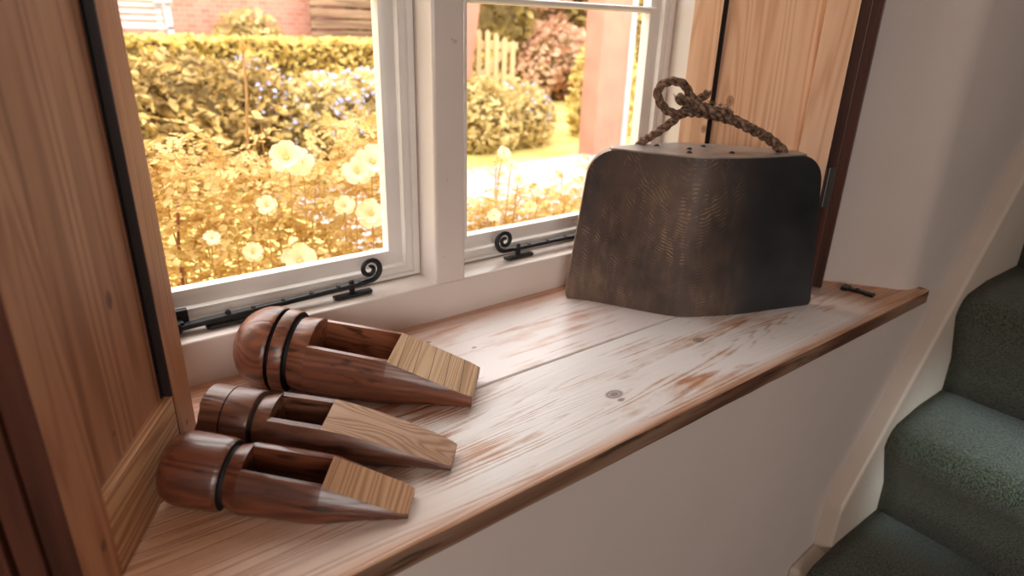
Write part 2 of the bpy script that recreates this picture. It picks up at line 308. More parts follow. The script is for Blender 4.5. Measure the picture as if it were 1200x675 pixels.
mb = MB(); mb.box((-2.55, -2.65, ZF), (4.15, -2.5, ZC)); shell('wall_rear', mb, M_plaster)
mb = MB(); mb.box((-2.55, -2.65, ZF-.1), (4.15, .5, ZF)); shell('floor', mb, M_floor)
mb = MB(); mb.box((-2.55, -2.65, ZC), (4.15, 1.08, ZC+.1)); shell('ceiling', mb, M_ceiling)

# window frame, mullion, sashes
def frame_round(y0, y1, x0, x1, z0, z1, r=.007, mbx=None):   # post with rounded front corners, polygon in x,y
    mbx = mbx or MB()
    poly = [(x0, y1)] + [(x, y) for x, y in ngon_arc(x0+r, y0+r, r, 180, 270, 4)] + [(x, y) for x, y in ngon_arc(x1-r, y0+r, r, 270, 360, 4)] + [(x1, y1)]
    mbx.prism(poly, z0, z1); return mbx
win = bpy.data.objects.new('window_1', None); COL.objects.link(win); win['kind'] = 'structure'; win.location = (.55, .96, .0)
mb = MB(); r = .004
poly = [(.93, -.035), (.93, .07-r)] + [(.93+r-r*math.cos(a), .07-r+r*math.sin(a)) for a in (R_(22), R_(45), R_(68))] + [(.93+r, .0703), (.985, .0735), (1.06, .074), (1.06, -.035)]
mb.sweep_x(poly, -.06, 1.2); mb.obj('bottom_rail', M_white, win, sharp=40)
frame_round(.930, 1.05, .551, .614, .07, 1.12).obj('mullion', M_white, win, sharp=40)
mb = MB(); frame_round(.930, 1.05, 1.195, 1.26, .07, 1.12, mbx=mb); mb.obj('jamb', M_white, win, sharp=40)
mb = MB(); frame_round(.930, 1.05, -.06, -.03, .07, 1.12, mbx=mb); mb.obj('jamb', M_white, win, sharp=40)
mb = MB(); mb.box((-.06, .93, 1.09), (1.2, 1.05, 1.15)); mb.obj('head_rail', M_white, win)
def sash(name, x0, x1, ml, mr_):
    """casement sash between x0..x1 with glass from x0+ml to x1-mr_"""
    s = bpy.data.objects.new(name, None); COL.objects.link(s); s['kind'] = 'structure'; s.location = ((x0+x1)/2, .99, .075)
    zb, zt = .0755, 1.088; gb, gt = .122, 1.045; gx0, gx1 = x0+ml, x1-mr_
    yf, yg, yb = .985, 1.008, 1.03
    prof = [(0, yb, 0), (0, yf+.002, 0), (.0015, yf, 0), (.0, yf, 1), (.002, yf+.005, 1), (.010, yf+.007, 1), (.0125, yf+.004, 1), (.0155, yf+.004, 1), (.018, yf+.013, 1), (.022, yf+.014, 1), (.040, yg-.001, 1), (.040, yb, 1)]
    wl, wr_, wb, wt_ = ml-.040, mr_-.040, gb-zb-.040, .003
    V = []
    for t, y, m_ in prof:
        l, r_, bb, tt = (t+m_*q for q in (wl, wr_, wb, wt_))
        V += [(x0+.0015+l, y, zb+bb), (x1-.0015-r_, y, zb+bb), (x1-.0015-r_, y, zt-tt), (x0+.0015+l, y, zt-tt)]
    n = len(prof); F = [(i*4+k, i*4+(k+1) % 4, ((i+1) % n)*4+(k+1) % 4, ((i+1) % n)*4+k) for i in range(n) for k in range(4)]
    mesh_obj('sash_frame', V, F, M_bead, s, fix=True, sharp=30)
    for zc in (.549, .82):
        m = MB(); b_ = [(yg+.001, zc-.0065), (yg-.012, zc-.0055), (yg-.016, zc-.003), (yg-.016, zc+.003), (yg-.012, zc+.0055), (yg+.001, zc+.0065), (yb-.004, zc+.006), (yb-.004, zc-.006)]
        m.sweep_x(b_, gx0-.002, gx1+.002); m.obj('glazing_bar', M_bead, s, sharp=30)
    m = MB(); m.box((gx0-.004, yg+.002, gb-.004), (gx1+.004, yg+.005, gt+.004)); m.obj('glass_pane', M_glass, s)
    return s
sash('window_2', -.03, .551, .052, .052)
sash('window_3', .614, 1.195, .052, .055)

# ------------------------------------------------------------------ window sill of two boards
sill = root('window_sill', (.5, .70, 0), 'long worn pine window sill of two boards, limewashed, with a rounded front edge', 'window sill')
th = .033
def board(y0, y1, xa, poly_right, name, mat, nose):
    m = MB(); r = .006
    # profile in y,z swept in x, then right end closed by clipping polygon: build as grid
    if nose: prof = [(y0, -th+.006), (y0, -r)] + [(y0+r-r*math.cos(R_(a)), -r+r*math.sin(R_(a))) for a in (20, 45, 70)] + [(y0+r, 0), (y1, 0), (y1, -th), (y0+.006, -th)]
    else: prof = [(y0, -th), (y0, -.002), (y0+.002, 0), (y1, 0), (y1, -th)]
    n = len(prof); xs = [xa]+list(np.linspace(.0, 1.2, 25)); v = []; mi = []
    rnd = random.Random(4)
    for x in xs:
        for (y, z) in prof:
            jy = rnd.uniform(-.0007, .0007) if (nose and y < y0+.003) else 0
            v.append((x, y+jy, z))
    for (y, z) in prof: v.append((poly_right(y), y, z))
    f = []
    rows = len(xs)+1
    for i in range(rows-1):
        for j in range(n):
            k = (j+1) % n; f.append((i*n+j, i*n+k, (i+1)*n+k, (i+1)*n+j)); 
            zm = (prof[j][1]+prof[k][1])/2
            mi.append(1 if (nose and prof[j][0] < y0+.0045 and prof[k][0] < y0+.0045 and zm < -.002) else 0)
    f += [tuple(range(n))[::-1], tuple(range((rows-1)*n, rows*n))]; mi += [0, 1]
    return mesh_obj(name, v, f, [mat, M_silledge], sill, mi=mi, fix=False, sharp=35)
def right_edge(y):
    if y < .474: return 1.512
    if y < .489: return 1.522
    if y < .492: return 1.50
    return 1.385+(.612-y)*.78 if y > .53 else 1.455
v = board(.465, .6855, -.3, lambda y: 1.512 if y < .4661 else (1.519 if y < .472 else (1.452-(y-.53)*.75 if y > .53 else 1.522)), 'front_board', M_sill, True)
board(.6905, .934, -.3, lambda y: 1.338 if y < .7 else 1.205, 'back_board', M_sillB, False)
# small end wedge of the front board that runs past the pier corner
mb = MB(); mb.prism([(1.44, .47), (1.515, .468), (1.523, .476), (1.523, .4885), (1.49, .4895), (1.44, .5)], -th+.003, -.0005); mb.obj('end_piece', M_silledge, sill, bevel=.003)

# small dark catch lying on the sill
ct = root('iron_catch', (1.365, .555, 0), 'small black iron catch lying flat on the right end of the sill', 'catch')
mb = MB(); Mx = Matrix.Translation((1.366, .552, 0)) @ Matrix.Rotation(R_(-82), 4, 'Z')
mb.box((-.028, -.006, .0004), (.03, .006, .006), mat=Mx); mb.box((-.030, -.012, .0004), (-.016, .012, .0075), mat=Mx); mb.box((.018, -.009, .0004), (.034, .009, .005), mat=Mx); mb.obj('plate', M_iron, ct, fix=False)
mb = MB(); mb.tube([Mx @ Vector((0, 0, .005)), Mx @ Vector((0, 0, .009))], [.005, .003], 10); mb.obj('screw', M_iron, ct)

# ------------------------------------------------------------------ shutters
def shutter(name, loc, ang, width, stile_out, stile_in, label, mats, mirror, rail_h=.09, hinge_z=(.2, .75), e1=0., e2=-.004, e3=-.008):
    """local x runs from the outer (room) end to the window end, local -y faces the camera side (front)"""
    Ms, Mp, Mr = mats
    rt = root(name, loc, label, 'shutter'); rt.rotation_euler.z = ang
    H = 1.12; T = .024; sg = mirror          # sg=+1: front face is -y ; -1: front face is +y
    def bx(mb, x0, x1, y0, y1, z0, z1, mi=0): mb.box((x0, min(sg*y0, sg*y1), z0), (x1, max(sg*y0, sg*y1), z1), mi)
    leaf = bpy.data.objects.new('leaf', None); COL.objects.link(leaf); leaf.parent = rt
    def edgeobj(mb, nm, par, bevel=.0012, xd=None):
        o = mb.obj(nm, [Ms, M_edge, M_stain], par, local=True, bevel=bevel)
        for p in o.data.polygons:
            if xd is not None and p.normal.x < -.9 and abs(p.center.x-xd) < .001: p.material_index = 2
        for p in o.data.polygons:
            if p.normal.x < -.9 and abs(p.center.x-e1) < .004: p.material_index = 1
        return o
    mb = MB(); bx(mb, e1, stile_out, -T, 0, .003, H); o = edgeobj(mb, 'stile', leaf)
    mb = MB(); bx(mb, width-stile_in, width, -T, 0, .003, H); edgeobj(mb, 'stile', leaf, xd=width-stile_in)
    for z0, z1, nm in ((.003, rail_h, 'rail'), (H-.09, H, 'rail')):
        mb = MB(); bx(mb, stile_out+.0005, width-stile_in-.0005, -T+.0005, -.0005, z0, z1); mb.obj(nm, Mr, leaf, local=True, bevel=.001)
    mb = MB(); bx(mb, stile_out-.004, width-stile_in-.007, -.0125, -.006, rail_h-.004, H-.086); mb.obj('panel', Mp, leaf, local=True)
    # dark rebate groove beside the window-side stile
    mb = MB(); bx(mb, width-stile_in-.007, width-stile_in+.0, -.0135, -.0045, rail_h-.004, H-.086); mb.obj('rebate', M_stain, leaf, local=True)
    # second leaf folded behind the first
    l2 = bpy.data.objects.new('folded_leaf', None); COL.objects.link(l2); l2.parent = rt
    mb = MB(); bx(mb, e2, width*.8, .001, .022, .003, H); o = mb.obj('board', M_edge, l2, local=True, bevel=.0018)
    mb = MB(); bx(mb, e3, .03, .025, .041, .003, H); o = mb.obj('hanging_strip', M_edge, l2, local=True, bevel=.002)
    for hz in hinge_z:
        mb = MB(); bx(mb, e1-.0025, e1-.0005, -.018, -.002, hz-.04, hz+.04); bx(mb, e2+.001, e1, -.0025, .0005, hz-.04, hz+.04)
        mb.tube([(e1-.005, -sg*.004, hz-.04), (e1-.005, -sg*.004, hz+.04)], .0036, 10)
        mb.obj('hinge', M_hinge, rt, local=True)
    return rt
# right: outer end near (1.285,.60), window end near (1.163,.905)
ax, ay, bx_, by_ = 1.289, .600, 1.163, .905
angR = math.atan2(by_-ay, bx_-ax); wR = math.hypot(bx_-ax, by_-ay)
# local y after rotation: front must face -x,-y ; normal of +y local = rot90(dir) = (-dy,dx)
shR = shutter('window_shutter', (ax, ay, 0), angR, wR, .086, .058, 'pale pine panelled shutter folded open at the right of the window, behind the dark bell', (M_pineR, M_pinepanelR, M_pineR), -1, hinge_z=(.225, .9), e1=.030, e2=.012, e3=-.006)
a2 = (-.052, .556); b2 = (.089, .811)
angL = math.atan2(b2[1]-a2[1], b2[0]-a2[0]); wL = math.hypot(b2[0]-a2[0], b2[1]-a2[1])
shL = shutter('window_shutter', (a2[0], a2[1], 0), angL, wL, .056, .052, 'brown pine panelled shutter folded open at the left end of the sill', (M_pine, M_pinepanel, M_rail), 1, hinge_z=(.75,))
for s_ in (shR, shL): pass

# ------------------------------------------------------------------ casement stays
def stay(name, x0, x1, ys, label, scroll_left, zt, za):
    """flat iron bar from pivot to scroll, lying along the sash rail; x0 pivot end, x1 scroll end"""
    rt = root(name, ((x0+x1)/2, ys, .0735), label, 'casement stay', None)
    d = 1 if x1 > x0 else -1
    Z = lambda x: za+(zt-za)*(x-x0)/(x1-x0)
    def sec(x, dz=0, hw=.008, hh=.0035): return [(x, ys-hw, Z(x)-hh), (x, ys-hw, Z(x)+hh*.5), (x, ys-hw+.002, Z(x)+hh), (x, ys+hw-.002, Z(x)+hh), (x, ys+hw, Z(x)+hh*.5), (x, ys+hw, Z(x)-hh)]
    mb = MB(); xe_ = x1-d*.02; V_ = sec(x0)+sec(x0+.3*(xe_-x0), hw=.0075)+sec(xe_, hw=.0065); n_ = 6
    mb.add(V_, [tuple(range(6))[::-1], tuple(range(12, 18))]+[(i*6+k, i*6+(k+1) % 6, (i+1)*6+(k+1) % 6, (i+1)*6+k) for i in range(2) for k in range(6)]); mb.obj('bar', M_iron, rt, fix=True, bevel=.0005)
    # scroll standing up at the end: spiral in x,z
    pts = []; cx, cz = x1, zt+.0215
    for i in range(64):
        t = i/63; a = R_(-100)+d*R_(560)*t; rad = .0215*(1-t)+.0035*t
        pts.append((cx+math.cos(a)*rad*1., ys, cz+math.sin(a)*rad))
    pts = [(x1-d*.024, ys, zt), (x1-d*.014, ys, zt-.0005)]+pts
    rr = [.0048]*2+[.0050-.0016*(i/63) for i in range(64)]
    mb = MB(); mb.tube(pts, rr, 10); mb.obj('scroll', M_iron, rt, smooth=True)
    # holes along the bar shown as studs
    for k in range(4):
        xx = x0+(x1-x0)*(.36+.15*k); mb = MB(); mb.tube([(xx, ys, Z(xx)+.003), (xx, ys, Z(xx)+.0055)], [.004, .0032], 12); mb.obj('stud', M_iron, rt)
    # rest plates with pins on the frame
    for xx, hw in ((x1-d*.035, .034), (x0+(x1-x0)*.24, .034)):
        mb = MB(); mb.prism([(xx-hw, ys-.008), (xx-hw+.006, ys-.012), (xx+hw-.006, ys-.012), (xx+hw, ys-.008), (xx+hw, ys+.004), (xx-hw, ys+.004)], .0732, .0785); pl = mb.obj('rest_plate', M_iron, rt, bevel=.001)
        mb = MB(); mb.tube([(xx, ys, .076), (xx, ys, Z(xx)+.004), (xx, ys, Z(xx)+.008), (xx, ys, Z(xx)+.010)], [.0048, .0045, .0040, .002], 12); mb.obj('pin', M_iron, pl)
    # pivot bracket on the sash rail
    mb = MB(); mb.box((x0-.018, ys+.013, .0745), (x0+.022, .986, za+.020)); mb.box((x0-.012, ys-.004, za+.004), (x0+.012, ys+.014, za+.008)); br = mb.obj('pivot_bracket', M_iron, rt, bevel=.001)
    mb = MB(); mb.tube([(x0, ys-.011, za+.001), (x0, ys+.011, za+.001)], .0085, 18); mb.tube([(x0, ys-.013, za+.001), (x0, ys-.010, za+.001)], .0045, 12); mb.obj('knuckle', M_iron, rt, sharp=40)
    return rt
stay('casement_stay', .128, .438, .962, 'black iron casement stay with a scroll end on the left window', False, .092, .0835)
stay('casement_stay', 1.06, .730, .966, 'black iron casement stay with a scroll end on the right window, partly behind the bell', True, .092, .092)

# ------------------------------------------------------------------ turned wooden blocks
def turned(name, P, label, mats, head, taperW, rampf, grooves, rb, chip=False):
    yaw, pitch, roll = P['yaw'], P['pitch'], P['roll']
    cy, sy, cp, sp = math.cos(yaw), math.sin(yaw), math.cos(pitch), math.sin(pitch)
    a = Vector((cy*cp, sy*cp, -sp)); b0 = Vector((-sy, cy, 0)); c0 = a.cross(b0)
    b = b0*math.cos(roll)+c0*math.sin(roll); c = c0*math.cos(roll)-b0*math.sin(roll)
    o = Vector((P['x0'], P['y0'], P['rh']+P['zo']))
    rt = root(name, (P['x0'], P['y0'], 0), label, 'wooden block')
    rt.location = o
    rt.rotation_euler = Matrix((a, b, c)).transposed().to_euler()
    Moak, Msaw = mats
    def clampz(v):                    # rest on the sill, flats worn underneath
        w = o+a*v[0]+b*v[1]+c*v[2]
        if w.z < .0012: w.z = .0012; q = w-o; return (q.dot(a), q.dot(b), q.dot(c))
        return tuple(v)
    # head: lathe
    seg = 56; V = []; F = []; mi = []
    prof = head
    for (u, r) in prof:
        for k in range(seg):
            t = 2*math.pi*k/seg; V.append(clampz((u, r*math.cos(t), r*math.sin(t))))
    if chip:
        rc_ = random.Random(3)
        for k in range(19, 25):
            dpt = rc_.uniform(.0005, .0038)
            for ri in (1, 2): u_, v_, w_ = V[ri*seg+k]; V[ri*seg+k] = (u_+dpt*(1 if ri == 2 else .6), v_*(.985 if ri == 2 else .95), w_*(.985 if ri == 2 else .95))
    for i in range(len(prof)-1):
        for k in range(seg):
            F.append((i*seg+k, i*seg+(k+1) % seg, (i+1)*seg+(k+1) % seg, (i+1)*seg+k))
            um = (prof[i][0]+prof[i+1][0])/2; mi.append(1 if any(g0 <= um <= g1 for g0, g1 in grooves) else 0)
    F += [tuple(range(seg))[::-1], tuple(range((len(prof)-1)*seg, len(prof)*seg))]; mi += [0, 0]
    h = mesh_obj('turned_head', V, F, [Moak, M_groove], rt, mi=mi, local=True, fix=True, sharp=38)
    # body: swept section
    u1, u2, Ln = P['u1'], P['u2'], P['L']; na = 20
    us = [u1-.001]+list(np.linspace(u1, u2, 8))+[u2+.0001]+list(np.linspace(u2, Ln, 16))[1:]
    V = []; F = []; mi = []
    ns = na+1+4
    for j, u in enumerate(us):
        t = max(0, (u-u2)/(Ln-u2)); s_ = max(0, (u-u1)/(Ln-u1))
        Wd = P['W']*(1-t)+P['Wt']*t
        Wd = P['W']+(P['Wt']-P['W'])*t+taperW*math.sin(math.pi*min(1, s_))*.5
        if t > .9: Wd -= (t-.9)*.03
        top = P['wt']+(P['we']-P['wt'])*rampf(t)
        bot = -rb(s_)
        if t > .85: bot = bot+(t-.85)/.15*.004
        th_top = top
        cz = min(top-.004, bot+max(Wd, .5*(top-bot)))
        pts = []
        # outer outline: left top, down the side, round bottom, up to the right top
        B = max(Wd+.0004, (P['B']*(1-t)+(P['Wt']+.0008)*t)*(1-.04*s_)); zc = P['zc']*(1-t)+(top-.006)*t; zc = min(zc, top-.003)
        a0 = math.acos(min(1, Wd/B))
        for k in range(na+1):
            an = math.pi-a0+(math.pi+2*a0)*k/na
            y = math.cos(an)*B; sn = math.sin(an)
            z = zc+(sn*(top-zc)/max(1e-6, math.sin(a0)) if sn > 0 else -abs(sn)**.82*(zc-bot)) if a0 > 1e-4 else zc-abs(sn)**.82*(zc-bot)
            pts.append((y, z))
        wi = Wd-P['wall']; depth = P['slot'] if us[j] <= u2 and j < 9 else 0.
        if j <= 8: inner = [(wi, top), (wi, top-depth), (-wi, top-depth), (-wi, top)]
        else: inner = [(wi, top), (wi-.0001, top), (-wi+.0001, top), (-wi, top)]
        # bulge the sides a little so the section is rounder than flat
        for (y, z) in pts+inner: V.append(clampz((u, y, z)))
    for i in range(len(us)-1):
        for k in range(ns):
            k2 = (k+1) % ns
            F.append((i*ns+k, i*ns+k2, (i+1)*ns+k2, (i+1)*ns+k)); mi.append(1 if (k >= na and i >= 8 and not (i == 8)) else 0)
    F += [tuple(range(ns))[::-1], tuple(range((len(us)-1)*ns, len(us)*ns))]; mi += [0, 0]
    body = mesh_obj('hollowed_body', V, F, [Moak, Msaw], rt, mi=mi, local=True, fix=True, sharp=40)
    return rt, h, body
# largest, domed head with two grooves
P1 = dict(x0=.2133, y0=.8966, yaw=-.7294, pitch=.1334, rh=.0619, u1=.1003, u2=.2128, L=.3378, W=.0434, wt=.0379, Wt=.0439, we=.0047, roll=.0208, zo=.0005, wall=.0065, slot=.05, B=.0590, zc=0.)
dome = [(-.019+.057*(1-math.cos(R_(t))), .0619*(math.sin(R_(t))**.92)) for t in (2, 12, 22, 32, 42, 52, 62, 72, 82, 90)]
h1 = dome+[(.043, .0612), (.0445, .0600), (.0446, .0520), (.0500, .0520), (.0501, .0600), (.0515, .0612), (.0660, .0605), (.0682, .0590), (.0683, .0500), (.0735, .0490), (.0740, .0525), (.085, .0535), (.0985, .0555), (.1003, .0548)]
turned('turned_wooden_block', P1, 'largest turned wooden block, with a domed head and two dark grooves, nearest the window', (M_oak, M_sawc), h1, .004, lambda t: t, [(.0440, .0505), (.0682, .0738)], lambda s: .050-.018*s**1.5)
P2 = dict(x0=.1249, y0=.7679, yaw=-.7586, pitch=.0786, rh=.0401, u1=.0885, u2=.1533, L=.3102, W=.0250, wt=.0335, Wt=.0205, we=-.0039, roll=.214, zo=.0011, wall=.0065, slot=.054, B=.0405, zc=0.)
h2 = [(.0, .0005), (.0, .0390), (.0012, .0401), (.0280, .0401), (.0285, .0390), (.0293, .0390), (.0298, .0401), (.0600, .0401), (.0627, .0385), (.0628, .0325), (.0675, .0320), (.0680, .0345), (.0860, .0400), (.0885, .0402)]
turned('turned_wooden_block', P2, 'turned wooden block with a flat chipped head, lying between the other two', (M_oak2, M_saw2), h2, .002, lambda t: t**1.45, [(.0282, .0296), (.0628, .0679)], lambda s: .036-.018*s**1.5, chip=True)
P3 = dict(x0=.0627, y0=.6869, yaw=-.6909, pitch=.1505, rh=.0413, u1=.0873, u2=.1750, L=.2696, W=.0205, wt=.0345, Wt=.0200, we=.0084, roll=.2051, zo=.0012, wall=.0045, slot=.058, B=.0400, zc=0.)
h3 = [(-.004, .0005), (-.0037, .0220), (-.001, .0300), (.004, .0360), (.011, .0395), (.018, .0411), (.034, .0413), (.0600, .0409), (.0640, .0400), (.0663, .0385), (.0664, .0325), (.0710, .0320), (.0715, .0345), (.0850, .0395), (.0873, .0397)]
turned('turned_wooden_block', P3, 'nearest turned wooden block, reddish brown with a rounded head and one groove', (M_oak3, M_saw), h3, .003, lambda t: t, [(.0663, .0714)], lambda s: .034-.02*s)

# ------------------------------------------------------------------ the dark bell-shaped block with a rope handle
LB = Vector((.822, .882, 0)); RB = Vector((1.217, .577, 0)); eL = (RB-LB).normalized(); nF = Vector((-eL.y*-1, eL.x*-1, 0)); nF = Vector((eL.y, -eL.x, 0))   # nF points to the room
BW = (RB-LB).length; BH = .302
cen = (LB+RB)/2
bell = root('rope_handled_bell', cen, 'large dark brown bell-shaped metal block with a twisted rope handle, standing on the sill', 'bell')
def shape_t(t):       # bulge over 0..1, from measured base outline
    xs = [0, .10, .225, .41, .54, .686, .84, 1]; ys = [0.006, .018, .046, .083, .079, .062, .034, .006]
    # smooth cubic-ish interpolation
    i = max(k for k in range(len(xs)) if xs[k] <= t+1e-9); i = min(i, len(xs)-2)
    u = (t-xs[i])/(xs[i+1]-xs[i])
    def sl(k):
        if k == 0: return (ys[1]-ys[0])/(xs[1]-xs[0])
        if k == len(xs)-1: return (ys[-1]-ys[-2])/(xs[-1]-xs[-2])
        return (ys[k+1]-ys[k-1])/(xs[k+1]-xs[k-1])
    hh = xs[i+1]-xs[i]; m0, m1 = sl(i)*hh, sl(i+1)*hh
    return (2*u**3-3*u**2+1)*ys[i]+(u**3-2*u**2+u)*m0+(-2*u**3+3*u**2)*ys[i+1]+(u**3-u**2)*m1
def half(z):          # straight taper of the sides: left and right s at height z
    return .030*z/.275, BW-.032*z/.275
rcn = .048
zs = [0.0008, .002, .004, .007, .012]+list(np.linspace(.02, BH-rcn, 12))+[BH-rcn+rcn*math.sin(R_(a)) for a in (12, 24, 36, 48, 60, 70, 80, 87, 90)]
ts = [i/48 for i in range(49)]
V = []; F = []; mi = []
def wpt(s, n, z): return LB+eL*s+nF*n+Vector((0, 0, z))
rows = []
for z in zs:
    sl_, sr_ = half(z)
    rb_ = .012; insb = rb_-math.sqrt(max(0, rb_**2-(rb_-z)**2)) if z < rb_ else 0
    ins = insb if z <= BH-rcn else rcn-math.sqrt(max(0, rcn**2-(z-(BH-rcn))**2))
    if z == 0: z = .0008; 
    a0, a1 = sl_+ins, sr_-ins
    fr = []; bk = []
    for t in ts:
        s = a0+(a1-a0)*t; tt = min(1, max(0, (s-sl_)/(sr_-sl_)))
        b_ = shape_t(tt)*(1-.05*z/BH)
        fr.append(wpt(s, b_, z)); bk.append(wpt(s, -b_, z))
    rows.append((fr, bk))
nt_ = len(ts); per = 2*nt_
for fr, bk in rows: V += fr+bk[::-1]
mi = []
for i in range(len(rows)-1):
    for k in range(per):
        k2 = (k+1) % per
        F.append((i*per+k, i*per+k2, (i+1)*per+k2, (i+1)*per+k)); mi.append(1 if k in (nt_-1, per-1) else 0)
F.append(tuple(range(per))[::-1]); mi.append(0)
F.append(tuple(range((len(rows)-1)*per, len(rows)*per))); mi.append(0)
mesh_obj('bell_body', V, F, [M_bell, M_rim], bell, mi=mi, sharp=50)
# crown plate on top
V = []; sl_, sr_ = half(BH)
a0, a1 = sl_+rcn*.75, sr_-rcn*.75
def crown(z, g):
    out = []
    for t in ts:
        s = a0+g+(a1-a0-2*g)*t; tt = (s-sl_)/(sr_-sl_); b_ = shape_t(tt)*.95-.002-g*.5; out.append((s, b_))
    return [wpt(s, b_, z) for s, b_ in out]+[wpt(s, -b_, z) for s, b_ in out[::-1]]
V = crown(BH-.002, 0)+crown(BH+.0015, 0)+crown(BH+.0025, .002)
F = [(i*per+k, i*per+(k+1) % per, (i+1)*per+(k+1) % per, (i+1)*per+k) for i in range(2) for k in range(per)]+[tuple(range(per))[::-1], tuple(range(2*per, 3*per))]
mesh_obj('crown_plate', V, F, M_belltop, bell, sharp=30)
for s, n in ((.16, -.03), (.215, .0), (.25, -.035), (.285, .03), (.205, .04)):
    p = wpt(s, n, BH+.002); mb = MB(); mb.tube([p, p+Vector((0, 0, .0025)), p+Vector((0, 0, .004))], [.0055, .0045, .002], 10); mb.obj('nail_head', M_iron, bell)
# rope: three strands twisted round a path
def catmull(P, n=14):
    P = [Vector(p) for p in P]; Q = [P[0]*2-P[1]]+P+[P[-1]*2-P[-2]]; out = []
    for i in range(1, len(Q)-2):
        for k in range(n):
            t = k/n; out.append(.5*((2*Q[i])+(-Q[i-1]+Q[i+1])*t+(2*Q[i-1]-5*Q[i]+4*Q[i+1]-Q[i+2])*t*t+(-Q[i-1]+3*Q[i]-3*Q[i+1]+Q[i+2])*t**3))
    out.append(P[-1]); return out
def rope(mb, P, R=.0085, pitch=.052, ph=0, n=14):
    pts = catmull(P, n)
    # resample at even steps
    d = [0]
    for i in range(1, len(pts)): d.append(d[-1]+(pts[i]-pts[i-1]).length)
    m = max(8, int(d[-1]/.0022)); q = []
    j = 0
    for i in range(m+1):
        s = d[-1]*i/m
        while j < len(d)-2 and d[j+1] < s: j += 1
        u = (s-d[j])/max(1e-9, d[j+1]-d[j]); q.append(pts[j].lerp(pts[j+1], min(1, u)))
    frames = []; pa = None
    for i in range(len(q)):
        t = (q[min(i+1, m)]-q[max(i-1, 0)]).normalized()
        a = t.cross(nF) if pa is None else pa-t*pa.dot(t)
        a = a.normalized() if a.length > 1e-4 else t.orthogonal().normalized(); pa = a; frames.append((a, t.cross(a)))
    for k in range(3):
        st = []
        for i in range(len(q)):
            th_ = ph+2*math.pi*(k/3+d[-1]*i/m/pitch); a, b = frames[i]; st.append(q[i]+(a*math.cos(th_)+b*math.sin(th_))*R*.56)
        rr = [R*.50*(1+.06*math.sin(i*1.7+k)) for i in range(len(st))]; rr[0] *= .55; rr[-1] *= .55
        mb.tube(st, rr, 9)
def bp(px, py, n=0.):      # s along the bell, height; measured positions of the rope
    return wpt(px, n, py)
mb = MB(); rope(mb, [wpt(.128, -.05, .294), wpt(.134, -.045, .308), bp(.1449, .3230, -.02), bp(.1665, .3423, -.006), bp(.1875, .3637), bp(.2028, .3777, -.004), bp(.2198, .3902, -.008), bp(.2392, .4056, -.008)], .0080); rp = mb.obj('rope_handle', M_rope, bell, smooth=True)
mb = MB(); rope(mb, [wpt(.392, .002, .296), bp(.3894, .3050), bp(.3755, .3167), bp(.3523, .3316), bp(.3199, .3461), bp(.2896, .359, .002), bp(.2567, .3702, .006), bp(.2208, .3827, .012), bp(.1966, .3895, .014), bp(.1771, .3979, .013)], .0095); mb.obj('rope_handle', M_rope, bell, smooth=True)
mb = MB(); rope(mb, [bp(.2960, .3560, -.010), bp(.2663, .3620, -.012), bp(.2337, .3681, -.010), bp(.2038, .3702, .004), bp(.1762, .3690, .012), bp(.1559, .3809, .004), bp(.1458, .4015, -.002), bp(.1532, .4179, -.004), bp(.1723, .4242, 0), bp(.1915, .4175, .004), bp(.203, .4001, .006), bp(.2239, .3828, .002), bp(.2527, .3755, .016), bp(.2795, .3720, .012)], .0080, ph=1.); mb.obj('rope_knot', M_rope, bell, smooth=True)
mb = MB(); rnd = random.Random(8)
for cx, cz, n0 in ((.245, .388, .004), (.262, .384, .004), (.2392, .4056, -.008), (.1771, .3979, .013), (.272, .379, 0)):
    for k in range(14):
        p = bp(cx+rnd.uniform(-.006, .006), cz+rnd.uniform(-.004, .002), n0+rnd.uniform(-.004, .004)); d = Vector((rnd.uniform(-1, 1), rnd.uniform(-1, 1), rnd.uniform(.1, 1.2))).normalized()*rnd.uniform(.004, .009)
        mb.tube([p, p+d*.5, p+d+Vector((0, 0, -.001))], [.0007, .0006, .0003], 4)
o = mb.obj('frayed_fibres', M_rope, bell); o['kind'] = 'stuff'

# ------------------------------------------------------------------ stairs with dark green carpet
st = root('carpeted_stairs', (1.6, .2, ZF), 'steep cottage stairs with dark green carpet climbing to the right of the window', 'stairs')
def step(x_nose, z_top, x_back, y0=-.55, y1=.449):
    """rounded carpeted nosing, tread back to the next riser"""
    r = .05; pr = [(x_nose+.065, z_top-.285), (x_nose+.055, z_top-.18), (x_nose+.02, z_top-.09)]
    pr += [(x_nose+r-r*math.cos(R_(a)), z_top-r+r*math.sin(R_(a))-.0) for a in (0, 25, 50, 75, 90)]
    pr += [(x_nose+.14, z_top+.006), (x_back+.07, z_top+.002), (x_back+.07, z_top-.285)]
    # subdivide and add a soft unevenness
    m = MB(); n = len(pr); ys = np.linspace(y0, y1, 26); V = []
    rn = random.Random(int(x_nose*100))
    for y in ys:
        bow = .012*math.sin((y-y0)*5)
        for x, z in pr: V.append((x-(.02 if z > z_top-.12 and x < x_nose+.09 else 0)*max(0, math.cos((y-.2)*2.2))*.6, y, z+bow*.3 if x < x_nose+.1 else z))
    F = [(i*n+k, (i+1)*n+k, (i+1)*n+(k+1) % n, i*n+(k+1) % n) for i in range(25) for k in range(n)]+[tuple(range(n)), tuple(range(25*n, 26*n))[::-1]]
    m.add(V, F); return m.obj('carpeted_step', M_carpet, st, smooth=True)
step(1.205, -.600, 1.54); step(1.475, -.325, 1.765); step(1.690, -.045, 2.06); step(1.985, .235, 2.36); step(2.27, .515, 2.64); step(2.55, .795, 2.92); step(2.83, 1.075, 3.2)
